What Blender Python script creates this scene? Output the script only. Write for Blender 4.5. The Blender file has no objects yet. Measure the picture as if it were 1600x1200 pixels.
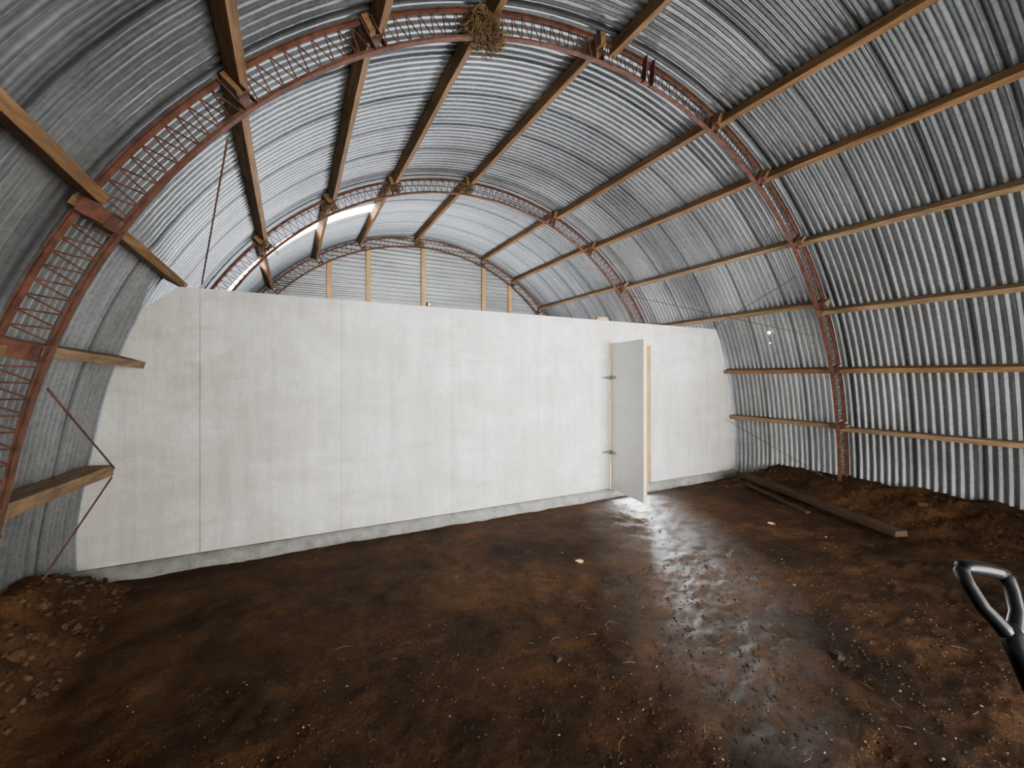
import bpy, math, random
from mathutils import Vector, noise, Matrix
random.seed(7)
C = bpy.context.scene.collection
TH = math.radians(27.6); SN, CS = math.sin(TH), math.cos(TH)
F = 660.0; CAMZ = 1.70
CX = 2.71; ZC = 0.64
RI, RO, RC = 3.97, 4.185, 4.235
TY = [3.08, 6.30, 9.35]
WY = 4.81
PI = math.pi

def sm(x): x = max(0,min(1,x)); return x*x*(3-2*x)
def R_(d): return math.radians(d)
def splay(x, z):
    k = sm((1.25-z)/1.25)
    return x + (.07 if x > CX else -.12)*k
def P(r, deg, y):
    a = math.radians(deg); z = ZC + r*math.sin(a)
    return (splay(CX + r*math.cos(a), z), y, z)
def cam2w(cx, cy, cz):
    return Vector((cx*CS + cz*SN, -cx*SN + cz*CS, cy + CAMZ))

# ---------------------------------------------------------------- mesh builder
class MB:
    def __init__(s): s.v = []; s.f = []; s.c = []
    def add(s, vs, fs, col=None):
        b = len(s.v); s.v += [tuple(p) for p in vs]
        for f in fs: s.f.append(tuple(i+b for i in f)); s.c.append(col)
    def obox(s, c, a, b, d, col=None):
        c, a, b, d = Vector(c), Vector(a), Vector(b), Vector(d)
        vs = [c+i*a+j*b+k*d for i in (-1,1) for j in (-1,1) for k in (-1,1)]
        s.add(vs, [(0,1,3,2),(4,6,7,5),(0,4,5,1),(2,3,7,6),(0,2,6,4),(1,5,7,3)], col)
    def box(s, x0,x1,y0,y1,z0,z1, col=None):
        s.obox(((x0+x1)/2,(y0+y1)/2,(z0+z1)/2), ((x1-x0)/2,0,0), (0,(y1-y0)/2,0), (0,0,(z1-z0)/2), col)
    def tube(s, pts, r, n=8, col=None):
        pts = [Vector(p) for p in pts]
        rr = r if isinstance(r, (list, tuple)) else [r]*len(pts)
        vs = []; fs = []; up = None
        for i, p in enumerate(pts):
            if i == 0: t = pts[1]-p
            elif i == len(pts)-1: t = p-pts[i-1]
            else: t = (pts[i+1]-p).normalized() + (p-pts[i-1]).normalized()
            t.normalize()
            if up is None:
                up = Vector((0,0,1)) if abs(t.z) < .9 else Vector((1,0,0))
            x = t.cross(up).normalized(); y = x.cross(t).normalized(); up = y
            for k in range(n):
                a = 2*PI*k/n
                vs.append(p + rr[i]*(math.cos(a)*x + math.sin(a)*y))
        for i in range(len(pts)-1):
            for k in range(n):
                k2 = (k+1) % n
                fs.append((i*n+k, i*n+k2, (i+1)*n+k2, (i+1)*n+k))
        fs.append(tuple(range(n-1,-1,-1))); fs.append(tuple((len(pts)-1)*n+k for k in range(n)))
        s.add(vs, fs, col)
    def arc(s, r0, r1, y0, y1, a0, a1, n=None):
        n = n or max(2, int(abs(a1-a0)/2.2))
        vs = []; fs = []
        for i in range(n+1):
            a = a0+(a1-a0)*i/n
            vs += [P(r0,a,y0), P(r0,a,y1), P(r1,a,y1), P(r1,a,y0)]
        for i in range(n):
            for k in range(4):
                k2 = (k+1) % 4
                fs.append((i*4+k, i*4+k2, (i+1)*4+k2, (i+1)*4+k))
        fs += [(3,2,1,0), (n*4, n*4+1, n*4+2, n*4+3)]
        s.add(vs, fs)
    def prism(s, poly, y0, y1):
        n = len(poly)
        vs = [(x,y0,z) for x,z in poly] + [(x,y1,z) for x,z in poly]
        fs = [tuple(range(n)), tuple(range(2*n-1,n-1,-1))]
        for i in range(n):
            j = (i+1) % n; fs.append((i, i+n, j+n, j))
        s.add(vs, fs)
    def build(s, name, mat, parent=None, smooth=False, bevel=0, origin=None):
        if parent is not None: o0 = Vector(parent['_o'])
        elif origin is not None: o0 = Vector(origin)
        else:
            xs=[p[0] for p in s.v]; ys=[p[1] for p in s.v]; zs=[p[2] for p in s.v]
            o0 = Vector(((min(xs)+max(xs))/2,(min(ys)+max(ys))/2,min(zs)))
        me = bpy.data.meshes.new(name)
        me.from_pydata([(p[0]-o0.x,p[1]-o0.y,p[2]-o0.z) for p in s.v], [], s.f)
        me.materials.append(mat)
        if any(c is not None for c in s.c):
            at = me.color_attributes.new('tint', 'FLOAT_COLOR', 'CORNER')
            buf = []
            for pi, pl in enumerate(me.polygons):
                c = s.c[pi] or (1,1,1)
                buf += [c[0],c[1],c[2],1]*pl.loop_total
            at.data.foreach_set('color', buf)
        if smooth:
            me.polygons.foreach_set('use_smooth', [True]*len(me.polygons))
        me.update()
        o = bpy.data.objects.new(name, me); C.objects.link(o)
        if parent is not None: o.parent = parent
        else: o.location = o0
        if bevel:
            m = o.modifiers.new('bevel','BEVEL'); m.width = bevel; m.segments = 2; m.limit_method='ANGLE'
        return o
def tag(o, label, cat, group=None):
    o['label'] = label; o['category'] = cat
    if group: o['group'] = group
    return o
def thing(name, loc, label=None, cat=None, group=None):
    o = bpy.data.objects.new(name, None); C.objects.link(o)
    o.location = loc; o['_o'] = tuple(loc); o.empty_display_size = .1
    if label: tag(o, label, cat, group)
    return o
def struct(o): o['kind'] = 'structure'; return o

# ---------------------------------------------------------------- materials
def mat(name, spec=.5):
    m = bpy.data.materials.new(name); m.use_nodes = True
    nt = m.node_tree; b = nt.nodes['Principled BSDF']
    b.inputs['Specular IOR Level'].default_value = spec
    return m, nt, b
def coords(nt, scale=(1,1,1)):
    g = nt.nodes.new('ShaderNodeNewGeometry')
    mp = nt.nodes.new('ShaderNodeMapping'); mp.inputs['Scale'].default_value = scale
    nt.links.new(g.outputs['Position'], mp.inputs['Vector'])
    return mp.outputs[0]
def noi(nt, scale, detail=4, rough=.55, vec=None, dist=0):
    n = nt.nodes.new('ShaderNodeTexNoise'); n.inputs['Scale'].default_value = scale
    n.inputs['Detail'].default_value = detail; n.inputs['Roughness'].default_value = rough
    n.inputs['Distortion'].default_value = dist
    if vec is not None: nt.links.new(vec, n.inputs['Vector'])
    return n.outputs['Fac']
def ramp(nt, fac, stops):
    r = nt.nodes.new('ShaderNodeValToRGB')
    e = r.color_ramp.elements
    while len(e) < len(stops): e.new(.5)
    for i, (p, c) in enumerate(stops):
        e[i].position = p
        e[i].color = (c,c,c,1) if isinstance(c,(int,float)) else (*c,1)
    nt.links.new(fac, r.inputs[0]); return r.outputs[0]
def mth(nt, op, a, b=None):
    n = nt.nodes.new('ShaderNodeMath'); n.operation = op
    for i, q in enumerate((a,b)):
        if q is None: continue
        if isinstance(q,(int,float)): n.inputs[i].default_value = q
        else: nt.links.new(q, n.inputs[i])
    return n.outputs[0]
def mix(nt, fac, a, b, mode='MIX'):
    m = nt.nodes.new('ShaderNodeMix'); m.data_type='RGBA'; m.blend_type = mode
    if isinstance(fac,(int,float)): m.inputs[0].default_value = fac
    else: nt.links.new(fac, m.inputs[0])
    for i, q in ((6,a),(7,b)):
        if isinstance(q, tuple): m.inputs[i].default_value = (*q,1)
        else: nt.links.new(q, m.inputs[i])
    return m.outputs[2]
def bump(nt, b, h, st, dist=.01):
    n = nt.nodes.new('ShaderNodeBump'); n.inputs['Strength'].default_value = st
    n.inputs['Distance'].default_value = dist
    nt.links.new(h, n.inputs['Height']); nt.links.new(n.outputs[0], b.inputs['Normal'])

def galv(name, lo, hi, metallic=.8, streak=(.7,13,.7)):
    m, nt, b = mat(name)
    st = noi(nt, 1.0, 5, .6, coords(nt, streak))
    bl = noi(nt, 1.3, 5, .6, coords(nt))
    fine = noi(nt, 30, 4, .65, coords(nt))
    c1 = ramp(nt, st, [(.25, lo), (.75, hi)])
    c2 = mix(nt, .6, c1, ramp(nt, bl, [(.3, .5), (.68, 1.0)]), 'MULTIPLY')
    c3 = mix(nt, .55, c2, ramp(nt, fine, [(.35, .5), (.65, 1.0)]), 'MULTIPLY')
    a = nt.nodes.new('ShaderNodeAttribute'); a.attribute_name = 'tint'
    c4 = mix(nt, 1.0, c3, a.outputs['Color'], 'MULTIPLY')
    nt.links.new(c4, b.inputs['Base Color'])
    b.inputs['Metallic'].default_value = metallic
    nt.links.new(ramp(nt, bl, [(.3,.39),(.75,.47)]), b.inputs['Roughness'])
    bump(nt, b, noi(nt, 9, 4, .6, coords(nt)), .15, .01)
    return m
M_GALV = galv('galvanised', (.23,.247,.268), (.44,.463,.49), .86)
M_GALV2 = galv('galvanised_gable', (.26,.28,.29), (.46,.48,.485), .45, (.7,.7,9))

def wood(name, lo, hi, scale, rough=.75, bs=.4):
    m, nt, b = mat(name, .2)
    g = noi(nt, 1.0, 6, .65, coords(nt, scale), .4)
    k = noi(nt, 3.0, 3, .5, coords(nt))
    c = ramp(nt, g, [(.28, lo), (.72, hi)])
    c = mix(nt, .5, c, ramp(nt, k, [(.3,.45),(.7,1.0)]), 'MULTIPLY')
    nt.links.new(c, b.inputs['Base Color']); b.inputs['Roughness'].default_value = rough
    bump(nt, b, g, bs, .004)
    return m
M_OLD = wood('old_timber', (.070,.035,.016), (.29,.165,.078), (38,2.5,38))
M_OLD2 = wood('grey_timber', (.090,.056,.032), (.31,.205,.12), (30,3,30))
M_PINE = wood('pine', (.55,.33,.14), (.80,.55,.29), (40,40,2.5), .6, .2)
M_STUD = wood('gable_stud', (.28,.14,.05), (.54,.31,.12), (30,30,2.5), .7, .2)
M_PLANK = wood('plank_timber', (.022,.013,.008), (.075,.045,.026), (9,6,30), .85)

def plywood(name, gain=1.0, plainness=0):
    m, nt, b = mat(name, .3)
    s=lambda *c: tuple(min(.9,x*gain) for x in c)
    g = noi(nt, 1.5, 6, .65, coords(nt, (5,5,1.6)), 1.8)
    base = ramp(nt, g, [(.30,s(.43,.42,.405)), (.45,s(.57,.57,.562)), (.54,s(.50,.495,.485)), (.70,s(.62,.62,.612))])
    if plainness: base = mix(nt, plainness, base, s(.58,.58,.575))
    k = 1-plainness
    pt = noi(nt, 1.0, 6, .72, coords(nt, (1.2,1.2,3.2)), .4)
    c = mix(nt, ramp(nt, pt, [(.47,0.0),(.62,.75*k)]), base, s(.38,.35,.31))
    wt = noi(nt, 1.1, 7, .75, coords(nt, (1,1,1)), .3)
    c = mix(nt, ramp(nt, wt, [(.42,.75*k),(.56,0.0)]), c, s(.41,.39,.36))
    st = noi(nt, 1.0, 5, .7, coords(nt, (7,7,.5)), .5)
    c = mix(nt, .40*k, c, ramp(nt, st, [(.35,.5),(.62,1.0)]), 'MULTIPLY')
    fi = noi(nt, 1.0, 3, .6, coords(nt, (90,90,7)))
    c = mix(nt, .18*k, c, ramp(nt, fi, [(.3,.5),(.7,1.0)]), 'MULTIPLY')
    nt.links.new(c, b.inputs['Base Color']); b.inputs['Roughness'].default_value = .7
    bump(nt, b, fi, .05, .002)
    return m
M_PLY = plywood('plywood', 1.17); M_LEAF = plywood('door_plywood', 1.05, .75)

def rust(name, lo, hi, rough=.75):
    m, nt, b = mat(name, .3)
    n = noi(nt, 14, 5, .6, coords(nt)); 
    nt.links.new(ramp(nt, n, [(.3,lo),(.7,hi)]), b.inputs['Base Color'])
    b.inputs['Roughness'].default_value = rough; b.inputs['Metallic'].default_value = .1
    bump(nt, b, n, .2, .003)
    return m
M_RED = rust('red_oxide_steel', (.038,.016,.010), (.145,.058,.038))
M_ROD = rust('rusty_rod', (.05,.025,.018), (.13,.06,.042))
M_ZINC = rust('hinge_metal', (.06,.12,.11), (.16,.25,.23), .4)

def dirt():
    m, nt, b = mat('dirt')
    big = noi(nt, 1.0, 6, .65, coords(nt), .8); mid = noi(nt, 6, 6, .68, coords(nt)); fine = noi(nt, 55, 4, .7, coords(nt))
    c = ramp(nt, big, [(.34,(.022,.0098,.0040)), (.5,(.052,.0235,.0092)), (.66,(.086,.040,.0160))])
    c = mix(nt, .65, c, ramp(nt, mid, [(.32,.35),(.66,1.25)]), 'MULTIPLY')
    c = mix(nt, .6, c, ramp(nt, fine, [(.35,.35),(.65,1.4)]), 'MULTIPLY')
    # near-end shade painted into the soil colour, deepening towards the front opening
    g = nt.nodes.new('ShaderNodeNewGeometry'); sx = nt.nodes.new('ShaderNodeSeparateXYZ'); nt.links.new(g.outputs['Position'], sx.inputs[0])
    near_shade = mth(nt,'ADD', sx.outputs[1], mth(nt,'MULTIPLY', mth(nt,'SUBTRACT',noi(nt,1.5,4,.6,coords(nt)),.5), 1.6))
    c = mix(nt, 1.0, c, ramp(nt, mth(nt,'MULTIPLY',near_shade,.3), [(.25,.50),(.85,1.0)]), 'MULTIPLY')
    for sc, th in ((30,.93),(75,.89)):
        vo = nt.nodes.new('ShaderNodeTexVoronoi'); vo.inputs['Scale'].default_value = sc
        nt.links.new(coords(nt), vo.inputs['Vector'])
        sp = ramp(nt, vo.outputs['Distance'], [(.12,1.0),(.2,0.0)])
        sel = ramp(nt, vo.outputs['Color'], [(th,0.0),(th+.04,1.0)])
        k = mix(nt, 1.0, sp, sel, 'MULTIPLY')
        c = mix(nt, k, c, (.22,.17,.115))
    nt.links.new(c, b.inputs['Base Color'])
    # trodden damp track leading in from the doorway
    d = mth(nt,'ADD', mth(nt,'MULTIPLY', mth(nt,'SUBTRACT',sx.outputs[0],4.15), .83), mth(nt,'MULTIPLY', mth(nt,'SUBTRACT',sx.outputs[1],4.2), -.56))
    d = mth(nt,'ABSOLUTE', d); d = mth(nt,'ADD', d, mth(nt,'MULTIPLY', mth(nt,'SUBTRACT',noi(nt, 2.0, 3, .5, coords(nt)),.5), .5))
    d = mth(nt,'ADD', d, mth(nt,'MAXIMUM', mth(nt,'MULTIPLY', mth(nt,'SUBTRACT',1.9,sx.outputs[1]),.6), 0.0))
    damp = ramp(nt, d, [(.12,1.0),(.85,0.0)])
    nt.links.new(ramp(nt, damp, [(0,.78),(1,.47)]), b.inputs['Roughness'])
    nt.links.new(ramp(nt, damp, [(0,.12),(1,.75)]), b.inputs['Specular IOR Level'])
    h = mix(nt, .45, mid, fine)
    bn = nt.nodes.new('ShaderNodeBump'); bn.inputs['Distance'].default_value = .028
    nt.links.new(ramp(nt, damp, [(0,.7),(1,.35)]), bn.inputs['Strength'])
    nt.links.new(h, bn.inputs['Height']); nt.links.new(bn.outputs[0], b.inputs['Normal'])
    return m
M_DIRT = dirt()
def concrete():
    m, nt, b = mat('concrete', .3)
    n = noi(nt, 9, 6, .65, coords(nt)); k = noi(nt, 2.2, 4, .6, coords(nt))
    c = ramp(nt, n, [(.3,(.12,.12,.113)),(.7,(.26,.257,.245))])
    c = mix(nt, ramp(nt, k, [(.56,0.0),(.70,.4)]), c, (.07,.045,.028))
    nt.links.new(c, b.inputs['Base Color']); b.inputs['Roughness'].default_value = .9
    bump(nt, b, n, .7, .02); return m
M_CONC = concrete()
def tinted(name, rough=.8):
    m, nt, b = mat(name, .15)
    a = nt.nodes.new('ShaderNodeAttribute'); a.attribute_name = 'tint'
    n = noi(nt, 40, 3, .6, coords(nt))
    nt.links.new(mix(nt, .5, a.outputs['Color'], ramp(nt, n, [(.3,.5),(.7,1.1)]), 'MULTIPLY'), b.inputs['Base Color'])
    b.inputs['Roughness'].default_value = rough; return m
M_STONE = tinted('stones'); M_STRAW = tinted('straw', .9)
def plain(name, col, rough=.5, metal=0, nscale=30, spec=.5):
    m, nt, b = mat(name, spec)
    n = noi(nt, nscale, 3, .5, coords(nt))
    nt.links.new(ramp(nt, n, [(.3, tuple(x*.8 for x in col)), (.7, col)]), b.inputs['Base Color'])
    b.inputs['Roughness'].default_value = rough; b.inputs['Metallic'].default_value = metal
    return m
M_BLACK = plain('black_plastic', (.005,.005,.006), .30, spec=.30)
M_STEEL = plain('spade_steel', (.20,.19,.18), .45, .8)
M_YEL = plain('yellow_plastic', (.75,.55,.03), .4)
M_DARK = plain('dark_sheet', (.05,.05,.05), .8)
m, nt, b = mat('daylight'); e = nt.nodes.new('ShaderNodeEmission'); e.inputs[0].default_value=(1,.97,.9,1); e.inputs[1].default_value=14
nt.links.new(e.outputs[0], nt.nodes['Material Output'].inputs[0]); M_DAY = m

# ---------------------------------------------------------------- shell
PIT = .0762
def sheet_patch(mb, a0, a1, y0, y1, col, dr):
    na = max(3, int((a1-a0)/2.6)); ny = int(round((y1-y0)/PIT*8))
    vs=[]
    for i in range(na+1):
        t = i/na; a = a0+(a1-a0)*t
        for j in range(ny+1):
            y = y0+(y1-y0)*j/ny
            r = RC + .0112*math.sin(2*PI*y/PIT) - dr*(j/ny-.5)*2*.003 + .005*(t-.5)*(1 if (a0+a1)/2 < 90 else -1)
            r += .005*noise.noise(Vector((a*.05, y*.6, dr)))
            vs.append(P(r,a,y))
    b = len(mb.v); mb.v += vs
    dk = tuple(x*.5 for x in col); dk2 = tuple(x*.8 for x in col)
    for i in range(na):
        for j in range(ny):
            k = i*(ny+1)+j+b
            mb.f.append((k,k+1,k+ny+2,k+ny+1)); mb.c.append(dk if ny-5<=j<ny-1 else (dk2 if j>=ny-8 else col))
W = PIT*8
GAPY = 7.25
def shell(name, strips):
    mb = MB()
    y = GAPY-W*16; i = 0; gi = 16
    while y < 9.45:
        y1 = min(y+W+PIT*.5, 9.5)
        for (a0,a1) in strips:
            g = random.uniform(.84,1.06)*(.34+.71*sm((y+.2)/4.6))  # random sheet tone, times painted shade that darkens sheets towards the camera
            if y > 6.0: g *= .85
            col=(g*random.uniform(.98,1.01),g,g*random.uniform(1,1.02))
            if name=='ceiling' and i == gi:
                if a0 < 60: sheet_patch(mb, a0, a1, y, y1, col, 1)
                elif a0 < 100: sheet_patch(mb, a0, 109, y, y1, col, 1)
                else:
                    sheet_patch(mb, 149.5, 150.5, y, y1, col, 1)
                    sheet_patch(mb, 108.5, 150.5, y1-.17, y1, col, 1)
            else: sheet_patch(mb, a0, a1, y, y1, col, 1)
        y += W; i += 1
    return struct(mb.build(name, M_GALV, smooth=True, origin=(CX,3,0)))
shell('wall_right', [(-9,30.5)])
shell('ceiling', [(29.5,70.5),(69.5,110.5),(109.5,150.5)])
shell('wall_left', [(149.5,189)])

# rear gable
mb = MB(); vs=[]; fs=[]; n=16
zs=[]; z=-.2; GP=.09
while z < ZC+RC-.02: zs.append(z); z += GP/8
for z in zs:
    h = math.sqrt(max(0,(RC+.01)**2-(z-ZC)**2))
    for i in range(n+1):
        vs.append((CX-h+2*h*i/n, 9.47+.013*math.sin(2*PI*z/GP), z))
for j in range(len(zs)-1):
    for i in range(n):
        k=j*(n+1)+i; fs.append((k,k+1,k+n+2,k+n+1))
mb.add(vs,fs,(1,1,1))
struct(mb.build('wall_back', M_GALV2, smooth=True, origin=(CX,9.47,0)))
for i,(x,lab) in enumerate(((.69,'leftmost'),(1.46,'second from left'),(2.65,'middle'),(4.14,'fourth from left'),(4.86,'rightmost'))):
    h = math.sqrt(RI**2-(x-CX)**2)+ZC
    mb=MB(); mb.box(x-.045,x+.045,9.385,9.453,0,h+.02)
    tag(mb.build('gable_stud', M_STUD, bevel=.004), 'upright timber stud on the far corrugated gable, %s of the five'%lab, 'stud', 'studs of the far gable')
# front wall with the wide opening behind the camera
mb = MB()
def arcpts(a0,a1,n,r=RC+.02): return [(CX+r*math.cos(R_(a0+(a1-a0)*i/n)), ZC+r*math.sin(R_(a0+(a1-a0)*i/n))) for i in range(n+1)]
ox0,ox1,oz=.5,4.9,2.7
mb.prism([(ox1,-.2)]+[(x,z) for x,z in arcpts(-10,31,14)]+[(ox1,oz)], -2.66,-2.6)
mb.prism([(ox0,oz)]+[(x,z) for x,z in arcpts(149,190,14)]+[(ox0,-.2)], -2.66,-2.6)
mb.prism([(ox0,oz),(ox1,oz)]+[(x,z) for x,z in arcpts(31,149,24)], -2.66,-2.6)
struct(mb.build('wall_front', M_DARK))

# ---------------------------------------------------------------- dirt floor
def gh(x,y):
    h = .28*sm((x-5.95)/.85)*sm((4.75-y)/.8)
    h += .33*sm((-1.10-x)/.42)*sm((4.8-y)/.9)
    h -= .035*sm((y-(WY-.55))/.45)
    v = Vector((x,y,0))
    amp = .8+1.3*sm((x-5.8)/.6)+2.0*sm((-1.05-x)/.35)+.4*sm((2.0-y)/1.2)
    if y > WY-.35: amp = .4
    h += amp*(.024*noise.fractal(v*1.1, 1.0, 2.1, 3) + .020*noise.fractal(v*4.5+Vector((7,1,0)), .9, 2.1, 4) + .014*abs(noise.noise(v*13)) + .010*abs(noise.noise(v*29)))
    return h
mb = MB(); vs=[]; fs=[]
xs=[-1.85+ i*.028 for i in range(323)]
ys=[]; y=-3.0
while y<9.6: ys.append(y); y += .08 if y<.2 else (.02 if y<2.8 else (.032 if y<5 else .15))
for y in ys:
    for x in xs: vs.append((x,y,gh(x,y)))
nx=len(xs)
for j in range(len(ys)-1):
    for i in range(nx-1):
        k=j*nx+i; fs.append((k,k+1,k+nx+1,k+nx))
mb.add(vs,fs)
struct(mb.build('floor', M_DIRT, smooth=True, origin=(CX,3,0)))

# ---------------------------------------------------------------- partition
part = struct(thing('wall_middle', (CX,WY,0)))
TOPZ=2.525; BOT=.085
def circx(z, s, r=RC-.025): return splay(CX + s*math.sqrt(r*r-(z-ZC)**2), z)
panels=[]
zz=[BOT+(2.30-BOT)*i/8 for i in range(9)]
left=[(circx(z,-1),z) for z in zz]
panels.append([(-.7515,BOT)]+left+[(-.90,TOPZ),(-.7515,TOPZ)])
for a,b_ in ((-.7465,.4685),(.4715,1.6985),(1.7015,2.9085),(2.9115,4.118)):
    panels.append([(a,BOT),(a,TOPZ),(b_,TOPZ),(b_,BOT)])
panels.append([(4.122,2.21),(4.122,TOPZ),(4.998,TOPZ),(4.998,2.21)])
panels.append([(5.002,BOT),(5.002,TOPZ),(6.2375,TOPZ),(6.2375,BOT)])
panels.append([(6.2425,TOPZ),(circx(TOPZ,1)-.02,TOPZ)]+[(circx(z,1),z) for z in [2.35,2.1,1.8,1.5,1.2,.9,.6,.3,BOT]]+[(6.2425,BOT)])
panels.append([(4.945,BOT),(4.945,2.206),(4.998,2.206),(4.998,BOT)])
for p in panels:
    mb=MB(); mb.prism(p, WY-.012, WY); mb.build('plywood_sheet', M_PLY, part)
for x in (-1.0,-.748,-.14,.47,1.08,1.70,2.3,2.91,3.5,4.06,5.0,5.6,6.24,6.6):
    mb=MB(); zt = TOPZ-.04 if -.9<x<6.4 else 2.2
    mb.box(x-.024,x+.024,WY+.001,WY+.09,.05,zt-.01); mb.build('stud', M_OLD2, part)
mb=MB(); mb.box(-.9,6.4,WY+.001,WY+.09,TOPZ-.05,TOPZ-.002); mb.build('top_plate', M_PINE, part)
mb=MB(); mb.box(4.1,4.96,WY+.001,WY+.09,2.21,2.26); mb.build('door_header', M_PINE, part)
mb=MB()  # screws
for x in (-.73,-.765,.455,.485,1.685,1.715,2.895,2.925,4.1,5.02,6.22,6.26):
    z=.2
    while z<2.5:
        mb.tube([(x,WY-.0135,z),(x,WY-.011,z)],.0045,6); z+=.3
mb.build('screws', M_ZINC, part)['kind']='stuff'
# concrete footing
mb=MB(); vs=[]; fs=[]; N=170
for i in range(N+1):
    x=-1.62+8.62*i/N
    d=.022*noise.fractal(Vector((x*2.2,3,1)),1,2,4); 
    zt=BOT-.004+ (.003*noise.noise(Vector((x*6,0,0))))
    vs += [(x,WY+.12,-.1),(x,WY+.12,zt),(x,WY-.04+d*.2,zt),(x,WY-.065+d*.6,zt-.02),(x,WY-.12+d*1.4,-.1)]
for i in range(N):
    for k in range(4): fs.append((i*5+k,(i+1)*5+k,(i+1)*5+k+1,i*5+k+1))
mb.add(vs,fs); struct(mb.build('trim_1', M_CONC))

# door
hx, hy = 4.122, WY-.016
door = struct(thing('door_1',(hx,hy,.1)))
tip = Vector((3.955,3.97,0)); dv=(tip-Vector((hx,hy,0))); L=.83; dv.normalize(); nv=Vector((-dv.y,dv.x,0)); 
if nv.x>0: nv=-nv
c=Vector((hx,hy,0))+dv*(L/2+.008); c.z=(.10+2.19)/2
mb=MB(); mb.obox(c-nv*.012, dv*L/2, nv*.006, (0,0,1.045)); mb.build('door_leaf', M_LEAF, door, bevel=.001)
mb=MB()
for z in (.14,1.15,2.15): mb.obox(Vector((c.x,c.y,z))-nv*.036, dv*(L/2-.01), nv*.018,(0,0,.045))
for s in (-1,1): mb.obox(c+dv*s*(L/2-.05)-nv*.036, dv*.045, nv*.0178,(0,0,1.04))
mb.build('door_bracing', M_PINE, door)
for z in (.62,1.70):
    mb=MB(); H=Vector((hx-.002,hy-.006,z))
    for s,w in ((Vector((-1,0,0)),0),(dv,1)):
        nrm = Vector((0,-1,0)) if not w else nv
        a=H+s*.012; bb=H+s*.16
        vs=[a+Vector((0,0,.030)),a-Vector((0,0,.030)),bb-Vector((0,0,.010)),bb+Vector((0,0,.010))]
        vs=[q+nrm*.002 for q in vs]+[q+nrm*.006 for q in vs]
        mb.add(vs,[(0,1,2,3),(7,6,5,4),(0,4,5,1),(1,5,6,2),(2,6,7,3),(3,7,4,0)])
    mb.tube([H+Vector((0,-.006,-.035)),H+Vector((0,-.006,.035))],.007,8)
    mb.build('hinge', M_ZINC, door)
mb=MB(); mb.box(4.085,4.12,WY+.001,WY+.10,.08,2.21); mb.box(4.100,4.135,WY-.013,WY+.1,.09,2.205); mb.build('door_jamb', M_PINE, door)
mb=MB(); mb.box(4.936,4.944,WY-.013,WY+.10,.09,2.205); mb.build('door_jamb', M_PINE, door)
mb=MB(); mb.box(4.12,4.944,WY-.011,WY+.1,2.187,2.208); mb.build('door_jamb', M_PINE, door)

# ---------------------------------------------------------------- trusses
PH=[5.6,16.7,30,43,57,70,93,109.7,122.8,137.2,152,162.9,175.4]
def truss(idx, y, label):
    t = thing('arched_truss',(CX,y,0),label,'truss','arched lattice trusses')
    def fin(o):
        if idx==0:      # the near arch is racked a little towards the viewer on its left
            for v in o.data.vertices:
                if v.co.x < 0: v.co.y += .022*v.co.x
        return o
    mb=MB(); mb.arc(RI,RI+.006,y-.024,y+.024,-8,188,90); mb.arc(RI+.005,RI+.030,y-.004,y+.004,-8,188,90)
    fin(mb.build('inner_chord', M_RED, t))
    b=[-8]+PH+[188]
    for i in range(len(b)-1):
        a0=b[i]+(.6 if i else 0); a1=b[i+1]-(.6 if i<len(b)-2 else 0)
        mb=MB(); mb.arc(RO-.006,RO,y-.024,y+.024,a0,a1); mb.arc(RO-.030,RO-.005,y-.004,y+.004,a0,a1)
        fin(mb.build('outer_chord', M_RED, t))
        nleg=2*max(3,round((a1-a0)*R_(1)*4.05/(.10 if a0<136 else .085)))
        mb=MB(); pts=[]
        for k in range(nleg+1):
            a=a0+.3+(a1-a0-.6)*k/nleg
            pts.append(P(RI+.012 if k%2==0 else RO-.012,a,y+.009))
        for k in range(nleg): mb.tube([pts[k],pts[k+1]],.0050,6)
        fin(mb.build('web_bar', M_RED, t))
    for i,a in enumerate(PH):
        e=R_(a); rad=Vector((math.cos(e),0,math.sin(e))); tan=Vector((-rad.z,0,rad.x))
        for s in (-1,1):
            mb=MB()
            cc=Vector(P((RI+RO)/2,a,y))+tan*s*.042
            mb.obox(cc, rad*(RO-RI)/2, Vector((0,.028,0)), tan*.0035)
            fin(mb.build('cleat', M_RED, t))
        mb=MB(); mb.obox(Vector(P(RI+.065,a,y)), rad*.004, Vector((0,.065,0)), tan*.038)
        if idx==0 and a>140:   # upturned angle flange in front of the purlin joint
            mb.obox(Vector(P(RI+.125,a,y-.066)), rad*.062, Vector((0,.004,0)), tan*.040)
        fin(mb.build('seat_plate', M_RED, t))
    if idx==0:
        e=R_(84.5); rad=Vector((math.cos(e),0,math.sin(e))); tan=Vector((-rad.z,0,rad.x))
        for s in (-1,1):
            mb=MB(); mb.obox(Vector(P((RI+RO)/2,84.5,y-.03))+tan*s*.05, rad*.13, Vector((0,.03,0)), tan*.004); fin(mb.build('splice_plate', M_RED, t))
    for a in (-6,186):
        q=P((RI+RO)/2,a,y); mb=MB(); mb.box(q[0]-.14,q[0]+.14,y-.07,y+.07,q[2]-.1,q[2]-.09); fin(mb.build('foot_plate', M_RED, t))
    return t
truss(0,TY[0],'rusty red steel lattice arch nearest the viewer, in front of the white partition')
truss(1,TY[1],'rusty red steel lattice arch just behind the white partition, beside the bright roof gap')
truss(2,TY[2],'rusty red steel lattice arch against the far corrugated gable, smallest in view')

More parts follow.
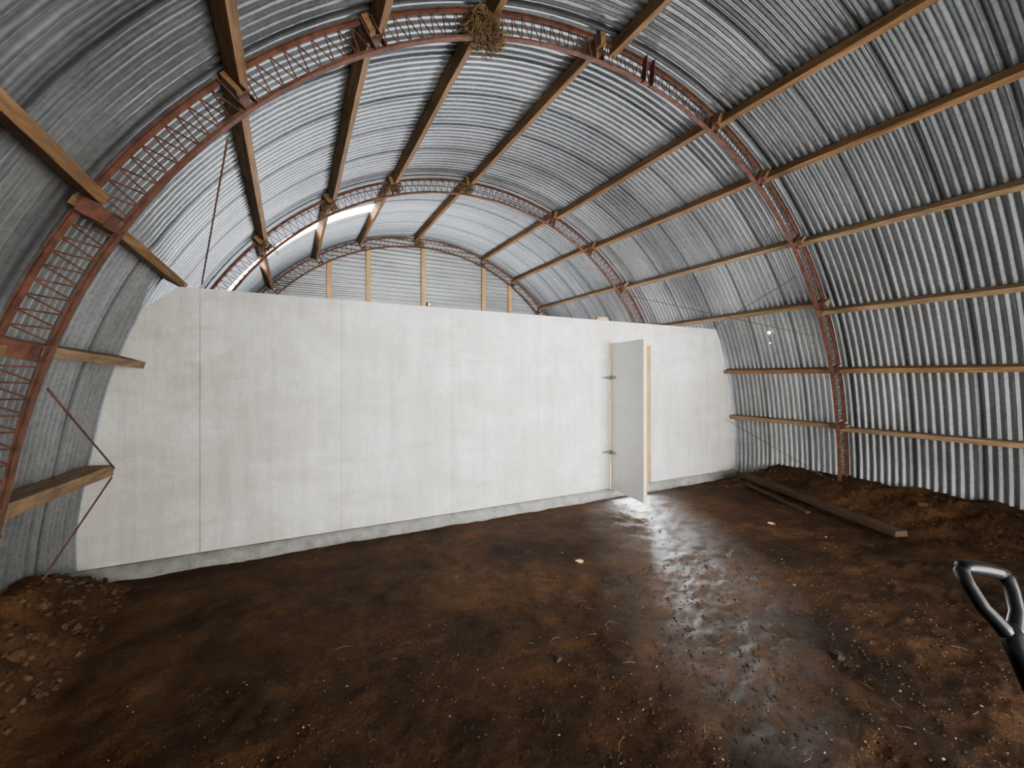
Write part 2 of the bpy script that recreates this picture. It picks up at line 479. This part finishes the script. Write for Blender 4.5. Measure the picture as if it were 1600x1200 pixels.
# ---------------------------------------------------------------- purlins
names={5.6:'lowest on the right wall',16.7:'second up on the right wall',30:'third up on the right side',43:'fourth up on the right side',57:'fifth up on the right side',70:'highest to the right of the ridge',93:'at the ridge',109.7:'highest to the left of the ridge',122.8:'fifth up on the left side',137.2:'fourth up on the left side',152:'third up on the left side',162.9:'second up on the left wall',175.4:'lowest on the left wall'}
near={5.6:-.8,16.7:-.5,30:-2.0,43:-.9,57:-1.0,70:-.9,93:-2.7,109.7:-1.4,122.8:-1.2,137.2:-.9,152:-1.3,162.9:.3,175.4:.4}
bays=[('nearest bay',-2.5,TY[0]+.04),('middle bay',TY[0]-.05,TY[1]+.10),('far bay beyond partition',TY[1]-.10,TY[2]+.0)]
random.seed(3)
for bi,(bn,y0,y1) in enumerate(bays):
    for a in PH:
        if bi==2 and (a<40 or a>140): continue
        ya,yb=y0,y1
        if bi==0 and a>140: yb-=.12
        if bi==1 and a>140: ya-=.045
        if bi==1:
            if a<20 or a>160: yb=WY-.018
            if a==152: yb=WY+.12
        off=near[a] if bi==0 else (.42 if bi==2 else -.42)
        tl=random.uniform(-.3,.3)
        mb=MB(); N=8; vs=[]; fs=[]
        hw=.030; r0,r1=RC-.135,RC-.017; deep=0
        if a==175.4: hw=.042; r0=RC-.15
        if bi==1:
            if a==175.4: tl=1.0; off=.3; deep=.04
            if a==162.9: deep=.075; off=.1; tl=.3
            if a==152: deep=.045; off=-.1
        for i in range(N+1):
            y=ya+(yb-ya)*i/N; aa=a+off+tl*(i/N-.5)
            e=R_(aa); rad=Vector((math.cos(e),0,math.sin(e))); tan=Vector((-rad.z,0,rad.x))
            w=hw*(1+.08*noise.noise(Vector((y*2,a,bi)))); 
            rr0=r0-deep*(i/N)+.006*noise.noise(Vector((y*1.5,a,bi+5)))
            zz_=ZC+4.1*math.sin(e); xx_=CX+4.1*math.cos(e)
            c0=Vector((CX+splay(xx_,zz_)-xx_,y,ZC))
            vs+=[c0+rad*rr0-tan*w,c0+rad*rr0+tan*w,c0+rad*r1+tan*w,c0+rad*r1-tan*w]
        for i in range(N):
            for k in range(4):
                k2=(k+1)%4; fs.append((i*4+k,i*4+k2,(i+1)*4+k2,(i+1)*4+k))
        fs+=[(3,2,1,0),(N*4,N*4+1,N*4+2,N*4+3)]
        mb.add(vs,fs)
        tag(mb.build('roof_purlin', M_OLD if a not in (5.6,175.4,162.9,30,43) else M_OLD2, bevel=.003),
            'brown timber purlin in the %s, %s'%(bn,names[a]),'beam','timber purlins under the corrugated roof')

# ---------------------------------------------------------------- brace rods
rods=[((-.345,3.10,3.16),(-.728,4.76,2.56),'steep rusty rod from near arch down to top left of partition'),
((-1.127,3.08,1.64),(-1.33,4.74,.93),'rusty brace rod sloping down to the lowest left purlin'),
((-1.46,3.92,.36),(-1.34,4.72,.86),'rusty brace rod rising from the left wall base to the lowest left purlin'),
((6.66,4.76,.98),(6.66,3.14,.26),'thin rusty rod on lower right wall beside the timber planks'),
((5.84,6.25,3.30),(6.15,3.10,2.25),'thin rusty rod crossing the upper right wall behind the door'),
((5.75,3.12,3.0),(6.33,4.76,2.56),'thin rusty rod falling from near arch to top right of partition')]
for a,b_,lab in rods:
    mb=MB(); mb.tube([a,b_],.0065 if a[0]<0 else .0045,8); t=mb.build('brace_rod',M_ROD,smooth=True); tag(t,lab,'rod','brace rods')

# ---------------------------------------------------------------- nests
def nest(c, s, n, lab, seed):
    random.seed(seed); mb=MB(); c=Vector(c)
    for i in range(n):
        d=Vector((random.gauss(0,1),random.gauss(0,.7),random.gauss(0,.75)))
        if d.length>1.9: d*=1.9/d.length
        d=d*s*.32
        p=c+d; t=Vector((random.gauss(0,1),random.gauss(0,1),random.gauss(-.2,1))).normalized()
        l=s*random.uniform(.2,.5); q=Vector((random.gauss(0,1),random.gauss(0,1),random.gauss(0,1)))*l*.15
        g=random.uniform(.2,.9); col=(.27*g,.18*g,.09*g)
        mb.tube([p-t*l/2,p+q,p+t*l/2],.0026 if s>.2 else .003,3,col)
    tag(mb.build('bird_nest',M_STRAW),lab,'nest','straw nests on the arches')
nest(P(4.02,109.6,3.06),.26,760,'large ragged straw nest hanging on the nearest arch',1)
nest(P(4.05,93.5,6.26),.17,220,'straw nest at the ridge of the arch behind the partition',2)
nest(P(4.07,109,6.26),.13,150,'straw tuft left of the ridge nest on the second arch',3)
nest(P(4.05,92.5,9.28),.19,180,'straw nest on top of the far gable arch',4)
nest(P(4.03,137.5,6.26),.17,160,'straw tuft at the lower end of the bright roof gap',5)
nest(P(4.05,123,6.26),.12,110,'small straw tuft on the second arch midway along the roof gap',6)

# ---------------------------------------------------------------- timbers on the floor
def plank(x0,y0,x1,y1,w,t,lab,lift=.0,roll=0):
    z0=gh(x0,y0)+t*.4+lift; z1=gh(x1,y1)+t*.4+lift
    for k in range(1,12):
        s=k/12; x=x0+(x1-x0)*s; y=y0+(y1-y0)*s
        zz=gh(x,y)+t*.3; cur=z0+(z1-z0)*s
        if zz>cur: z0+=zz-cur; z1+=zz-cur
    a=Vector((x0,y0,z0)); b_=Vector((x1,y1,z1)); d=(b_-a); n=Vector((-d.y,d.x,roll)).normalized(); u=d.normalized().cross(n)
    mb=MB(); mb.obox((a+b_)/2,d/2,n*w/2,u*t/2)
    return tag(mb.build('timber_plank',M_PLANK,bevel=.005),lab,'plank','timbers on the dirt by the right wall')
plank(6.42,4.30,5.58,2.0,.15,.06,'long dark timber beam on the dirt along the right wall',.0)
plank(6.16,4.05,5.70,2.95,.06,.03,'short thin batten lying in front of the long beam')

# small things on the partition top
tm=thing('tape_measure',(1.43,WY+.035,TOPZ),'small black and yellow tape measure on top of the partition','tool')
mb=MB(); mb.box(1.40,1.46,WY+.01,WY+.05,TOPZ,TOPZ+.06); mb.build('case',M_BLACK,tm,bevel=.008)
mb=MB(); mb.box(1.412,1.448,WY+.004,WY+.0099,TOPZ+.012,TOPZ+.048); mb.build('face_plate',M_YEL,tm,bevel=.001)
mb=MB(); mb.prism([(3.88,TOPZ),(4.12,TOPZ),(4.10,TOPZ+.055),(3.93,TOPZ+.05)],WY+.01,WY+.07)
tag(mb.build('timber_offcut',M_STUD,bevel=.003),'short timber offcut lying on the partition above the door hinge','offcut')

# daylight holes in the right wall
for k,(px,py,r) in enumerate(((1202,520,.028),(1203,536,.010))):
    u=(px-800)/F; v=(590-py)/F; d=Vector((SN+CS*u, CS-SN*u, v)); t=5.0
    while True:
        q=d*t; 
        if math.hypot(q.x-CX,q.z+CAMZ-ZC)>RC-.022: break
        t+=.01
    q=q+Vector((0,0,CAMZ)); nrm=Vector((CX-q.x,0,ZC-q.z)).normalized(); tn=Vector((-nrm.z,0,nrm.x))
    mb=MB(); pts=[q+ (tn*math.cos(2*PI*i/9)+Vector((0,1,0))*math.sin(2*PI*i/9))*r*random.uniform(.7,1.2) for i in range(9)]
    mb.add(pts,[tuple(range(9))])
    tag(mb.build('rust_hole',M_DAY),'bright %s rust hole letting daylight through the right corrugated wall'%('large' if k==0 else 'tiny lower'),'hole')

# ---------------------------------------------------------------- spade
PL=cam2w(1.214,-.5125,1.15); PR=cam2w(1.348,-.540,1.15); S=cam2w(1.262,-.645,1.07)
Mid=(PL+PR)/2; ax=(S-Mid).normalized(); bx=(PR-PL).normalized(); bx=(bx-ax*bx.dot(ax)).normalized(); nz=ax.cross(bx)
tipz=.1; Ls=(Mid.z-tipz)/(-ax.z)
end=Mid+ax*Ls
sp=thing('garden_spade',(end.x,end.y,gh(end.x,end.y)),'black spade with glossy plastic D-shaped grip standing at the right edge','spade')
hw=.064
mb=MB(); mb.tube([Mid-bx*hw,Mid-bx*.04-ax*.003,Mid-ax*.005,Mid+bx*.04-ax*.003,Mid+bx*hw],[.016,.0185,.0195,.0185,.016],14)
for s in (-1,1):
    mb.tube([Mid+bx*s*(hw-.012)-ax*.002,Mid+bx*s*(hw+.001)+ax*.012,Mid+bx*s*(hw-.003)+ax*.045,Mid+bx*s*.046+ax*.095,Mid+bx*s*.017+ax*.135,Mid+ax*.165],[.015,.0175,.016,.016,.018,.021],12)
mb.tube([Mid+ax*.125,Mid+ax*.165,Mid+ax*.27],[.019,.026,.024],16)
mb.build('grip',M_BLACK,sp,smooth=True)
mb=MB(); mb.tube([Mid+ax*.265,Mid+ax*(Ls-.30)],.018,14); mb.build('shaft',M_BLACK,sp,smooth=True)
mb=MB(); q=Mid+ax*(Ls-.30); vs=[]; fs=[]
for j in range(7):
    for i in range(7):
        x=(i/6-.5)*2; wv=.085*(1 - (.12 if j>5 else 0))
        vs.append(q+ax*(.28*j/6+(.015*(1-x*x) if j==6 else 0))+bx*x*wv+nz*(.018*x*x-.01))
for j in range(6):
    for i in range(6): k=j*7+i; fs.append((k,k+1,k+8,k+7))
mb.add(vs,fs); bl=mb.build('blade',M_STEEL,sp,smooth=True); sd=bl.modifiers.new('s','SOLIDIFY'); sd.thickness=.004
mb=MB(); mb.tube([q-ax*.12,q-ax*.02,q+ax*.06],[.0205,.023,.008],12); mb.build('socket',M_STEEL,sp,smooth=True)

# ---------------------------------------------------------------- gravel and clods
import bmesh
ICO={}
for n in (1,2,3):
    bm=bmesh.new(); bmesh.ops.create_icosphere(bm,subdivisions=n,radius=1)
    ICO[n]=([v.co.copy() for v in bm.verts],[[v.index for v in f.verts] for f in bm.faces]); bm.free()
def rock(mb,c,s,col,n=1):
    V,FA=ICO[n]
    sx,sy,sz=[s*random.uniform(.55,1.25) for _ in range(3)]; sz*=.7; sd=random.uniform(0,50); rz=random.uniform(0,6.3)
    cr,sr=math.cos(rz),math.sin(rz); vs=[]
    for co in V:
        k=1+.6*noise.noise(co*1.5+Vector((sd,0,0)))+(.25*noise.noise(co*4+Vector((0,sd,0))) if n>1 else 0)
        x,y,z=co.x*sx*k,co.y*sy*k,co.z*sz*k
        vs.append((c[0]+x*cr-y*sr,c[1]+x*sr+y*cr,c[2]+z))
    mb.add(vs,FA,col)
random.seed(11); mb=MB()
for i in range(10500):
    r=random.random()
    if r<.52: x=random.uniform(-1,4.5); y=random.uniform(.5,2.8)
    elif r<.74: x=random.uniform(-1.2,6.3); y=random.uniform(2,4.6)
    elif r<.82: x=random.uniform(5.9,6.75); y=random.uniform(1.0,4.6)
    elif r<.86: x=random.uniform(-1.50,-1.12); y=random.uniform(2.8,4.5)
    else: x=random.uniform(1.0,3.8); y=random.uniform(.3,2.0)
    edge = (.74<=r<.86)
    s=random.choice((.003,.004,.004,.006,.009)) if not edge else random.choice((.005,.008,.012,.018,.024 if r>.82 else .020))
    g=random.uniform(.3,1.0); 
    col=(.30*g,.235*g,.165*g) if (s<.008 and random.random()<.12) else (.055*g,.027*g,.012*g)
    if r>=.82 and r<.86: col=(.095*g,.050*g,.026*g)
    rock(mb,(x,y,gh(x,y)+s*.1),s,col,1 if s<.015 else 2)
for i in range(90):     # little roots and straws in the dirt
    x=random.uniform(-.6,4); y=random.uniform(.7,3.2); a=random.uniform(0,6.3); l=random.uniform(.03,.10)
    d=Vector((math.cos(a),math.sin(a),0))*l/2; p=Vector((x,y,gh(x,y)+.008)); q=Vector((-d.y,d.x,0))*random.uniform(-.3,.3)
    mb.tube([p-d,p+q+Vector((0,0,.006)),p+d],.0014,3,(.12,.07,.035))
g_=mb.build('gravel',M_STONE,origin=(CX,3,0)); tag(g_,'loose gravel and earth crumbs scattered over the dirt floor','gravel'); g_['kind']='stuff'
def px2g(px,py):
    u=(px-800)/F; v=(590-py)/F; d=Vector((SN+CS*u,CS-SN*u,v)); t=.5
    while CAMZ+d.z*t>gh(d.x*t,d.y*t) and t<20: t+=.01
    return d.x*t,d.y*t
for px,py,s,col,lab in ((1310,1030,.035,(.016,.011,.008),'dark fist-sized lump of earth left of the spade grip'),
    (872,1032,.022,(.04,.022,.012),'small dark stone alone in the middle foreground dirt'),
    (62,950,.055,(.09,.048,.025),'large brown clod at the foot of the left corrugated wall'),
    (118,985,.035,(.075,.038,.018),'brown clod just right of the largest left clod'),
    (25,1030,.04,(.075,.038,.018),'brown clod at the left frame edge, lowest of the left clods'),
    (1440,790,.045,(.06,.031,.015),'brown clod at the near end of the long beam'),
    (1240,915,.018,(.12,.09,.06),'pale stone in the dirt below the planks'),
    (1290,840,.016,(.13,.095,.06),'small pale stone just below the long beam')):
    x,y=px2g(px,py); mb=MB(); rock(mb,(x,y,gh(x,y)+s*.25),s,col,3)
    tag(mb.build('earth_clod' if 'clod' in lab or 'lump' in lab else 'stone',M_STONE,smooth=True),lab,'clod' if 'clod' in lab or 'lump' in lab else 'stone')

# ---------------------------------------------------------------- lights
def area(name,loc,to,sx,sy,en,col,spread=180):
    l=bpy.data.lights.new(name,'AREA'); l.shape='RECTANGLE'; l.size=sx; l.size_y=sy; l.energy=en; l.color=col; l.spread=R_(spread)
    o=bpy.data.objects.new(name,l); C.objects.link(o); o.location=loc
    o.rotation_euler=(Vector(to)-Vector(loc)).to_track_quat('-Z','Y').to_euler(); return o
area('front_daylight',(2.7,-8.0,1.5),(3.7,4.8,1.95),4.2,2.2,275,(.965,.98,1),36)
area('back_room_daylight',(2.9,8.3,1.6),(3.0,4.6,4.4),2.4,.5,230,(.97,.985,1))
area('door_daylight',(6.05,6.95,1.0),(4.2,4.5,.35),1.7,1.5,400,(.93,.96,1),130)
def spot(tgt,src,en):
    l=bpy.data.lights.new('sun_fleck','SPOT'); l.energy=en; l.spot_size=R_(1.0); l.spot_blend=.4; l.shadow_soft_size=.01; l.color=(1,.95,.85)
    o=bpy.data.objects.new('sun_fleck',l); C.objects.link(o); o.location=src
    o.rotation_euler=(Vector(tgt)-Vector(src)).to_track_quat('-Z','Y').to_euler()
for px,py in ((905,877),(1205,818)):
    x,y=px2g(px,py); spot((x,y,0),(x-1.4,y+.5,3.6),24000)
l=bpy.data.lights.new('sun','SUN'); l.energy=16; l.angle=R_(.6); l.color=(1,.84,.52)
o=bpy.data.objects.new('sun',l); C.objects.link(o); o.rotation_euler=Vector((.8,-.12,-.42)).to_track_quat('-Z','Y').to_euler()

w=bpy.data.worlds.new('World'); bpy.context.scene.world=w; w.use_nodes=True
bg=w.node_tree.nodes['Background']; bg.inputs[0].default_value=(1,.96,.86,1); bg.inputs[1].default_value=22.0

cam=bpy.data.cameras.new('Camera'); cam.sensor_width=36; cam.lens=F/1600*36; cam.shift_y=-10/1600
cam.clip_start=.02
co=bpy.data.objects.new('Camera',cam); C.objects.link(co); co.location=(0,0,CAMZ); co.rotation_euler=(R_(90),0,-TH)
bpy.context.scene.camera=co
for o in bpy.data.objects:
    if '_o' in o: del o['_o']
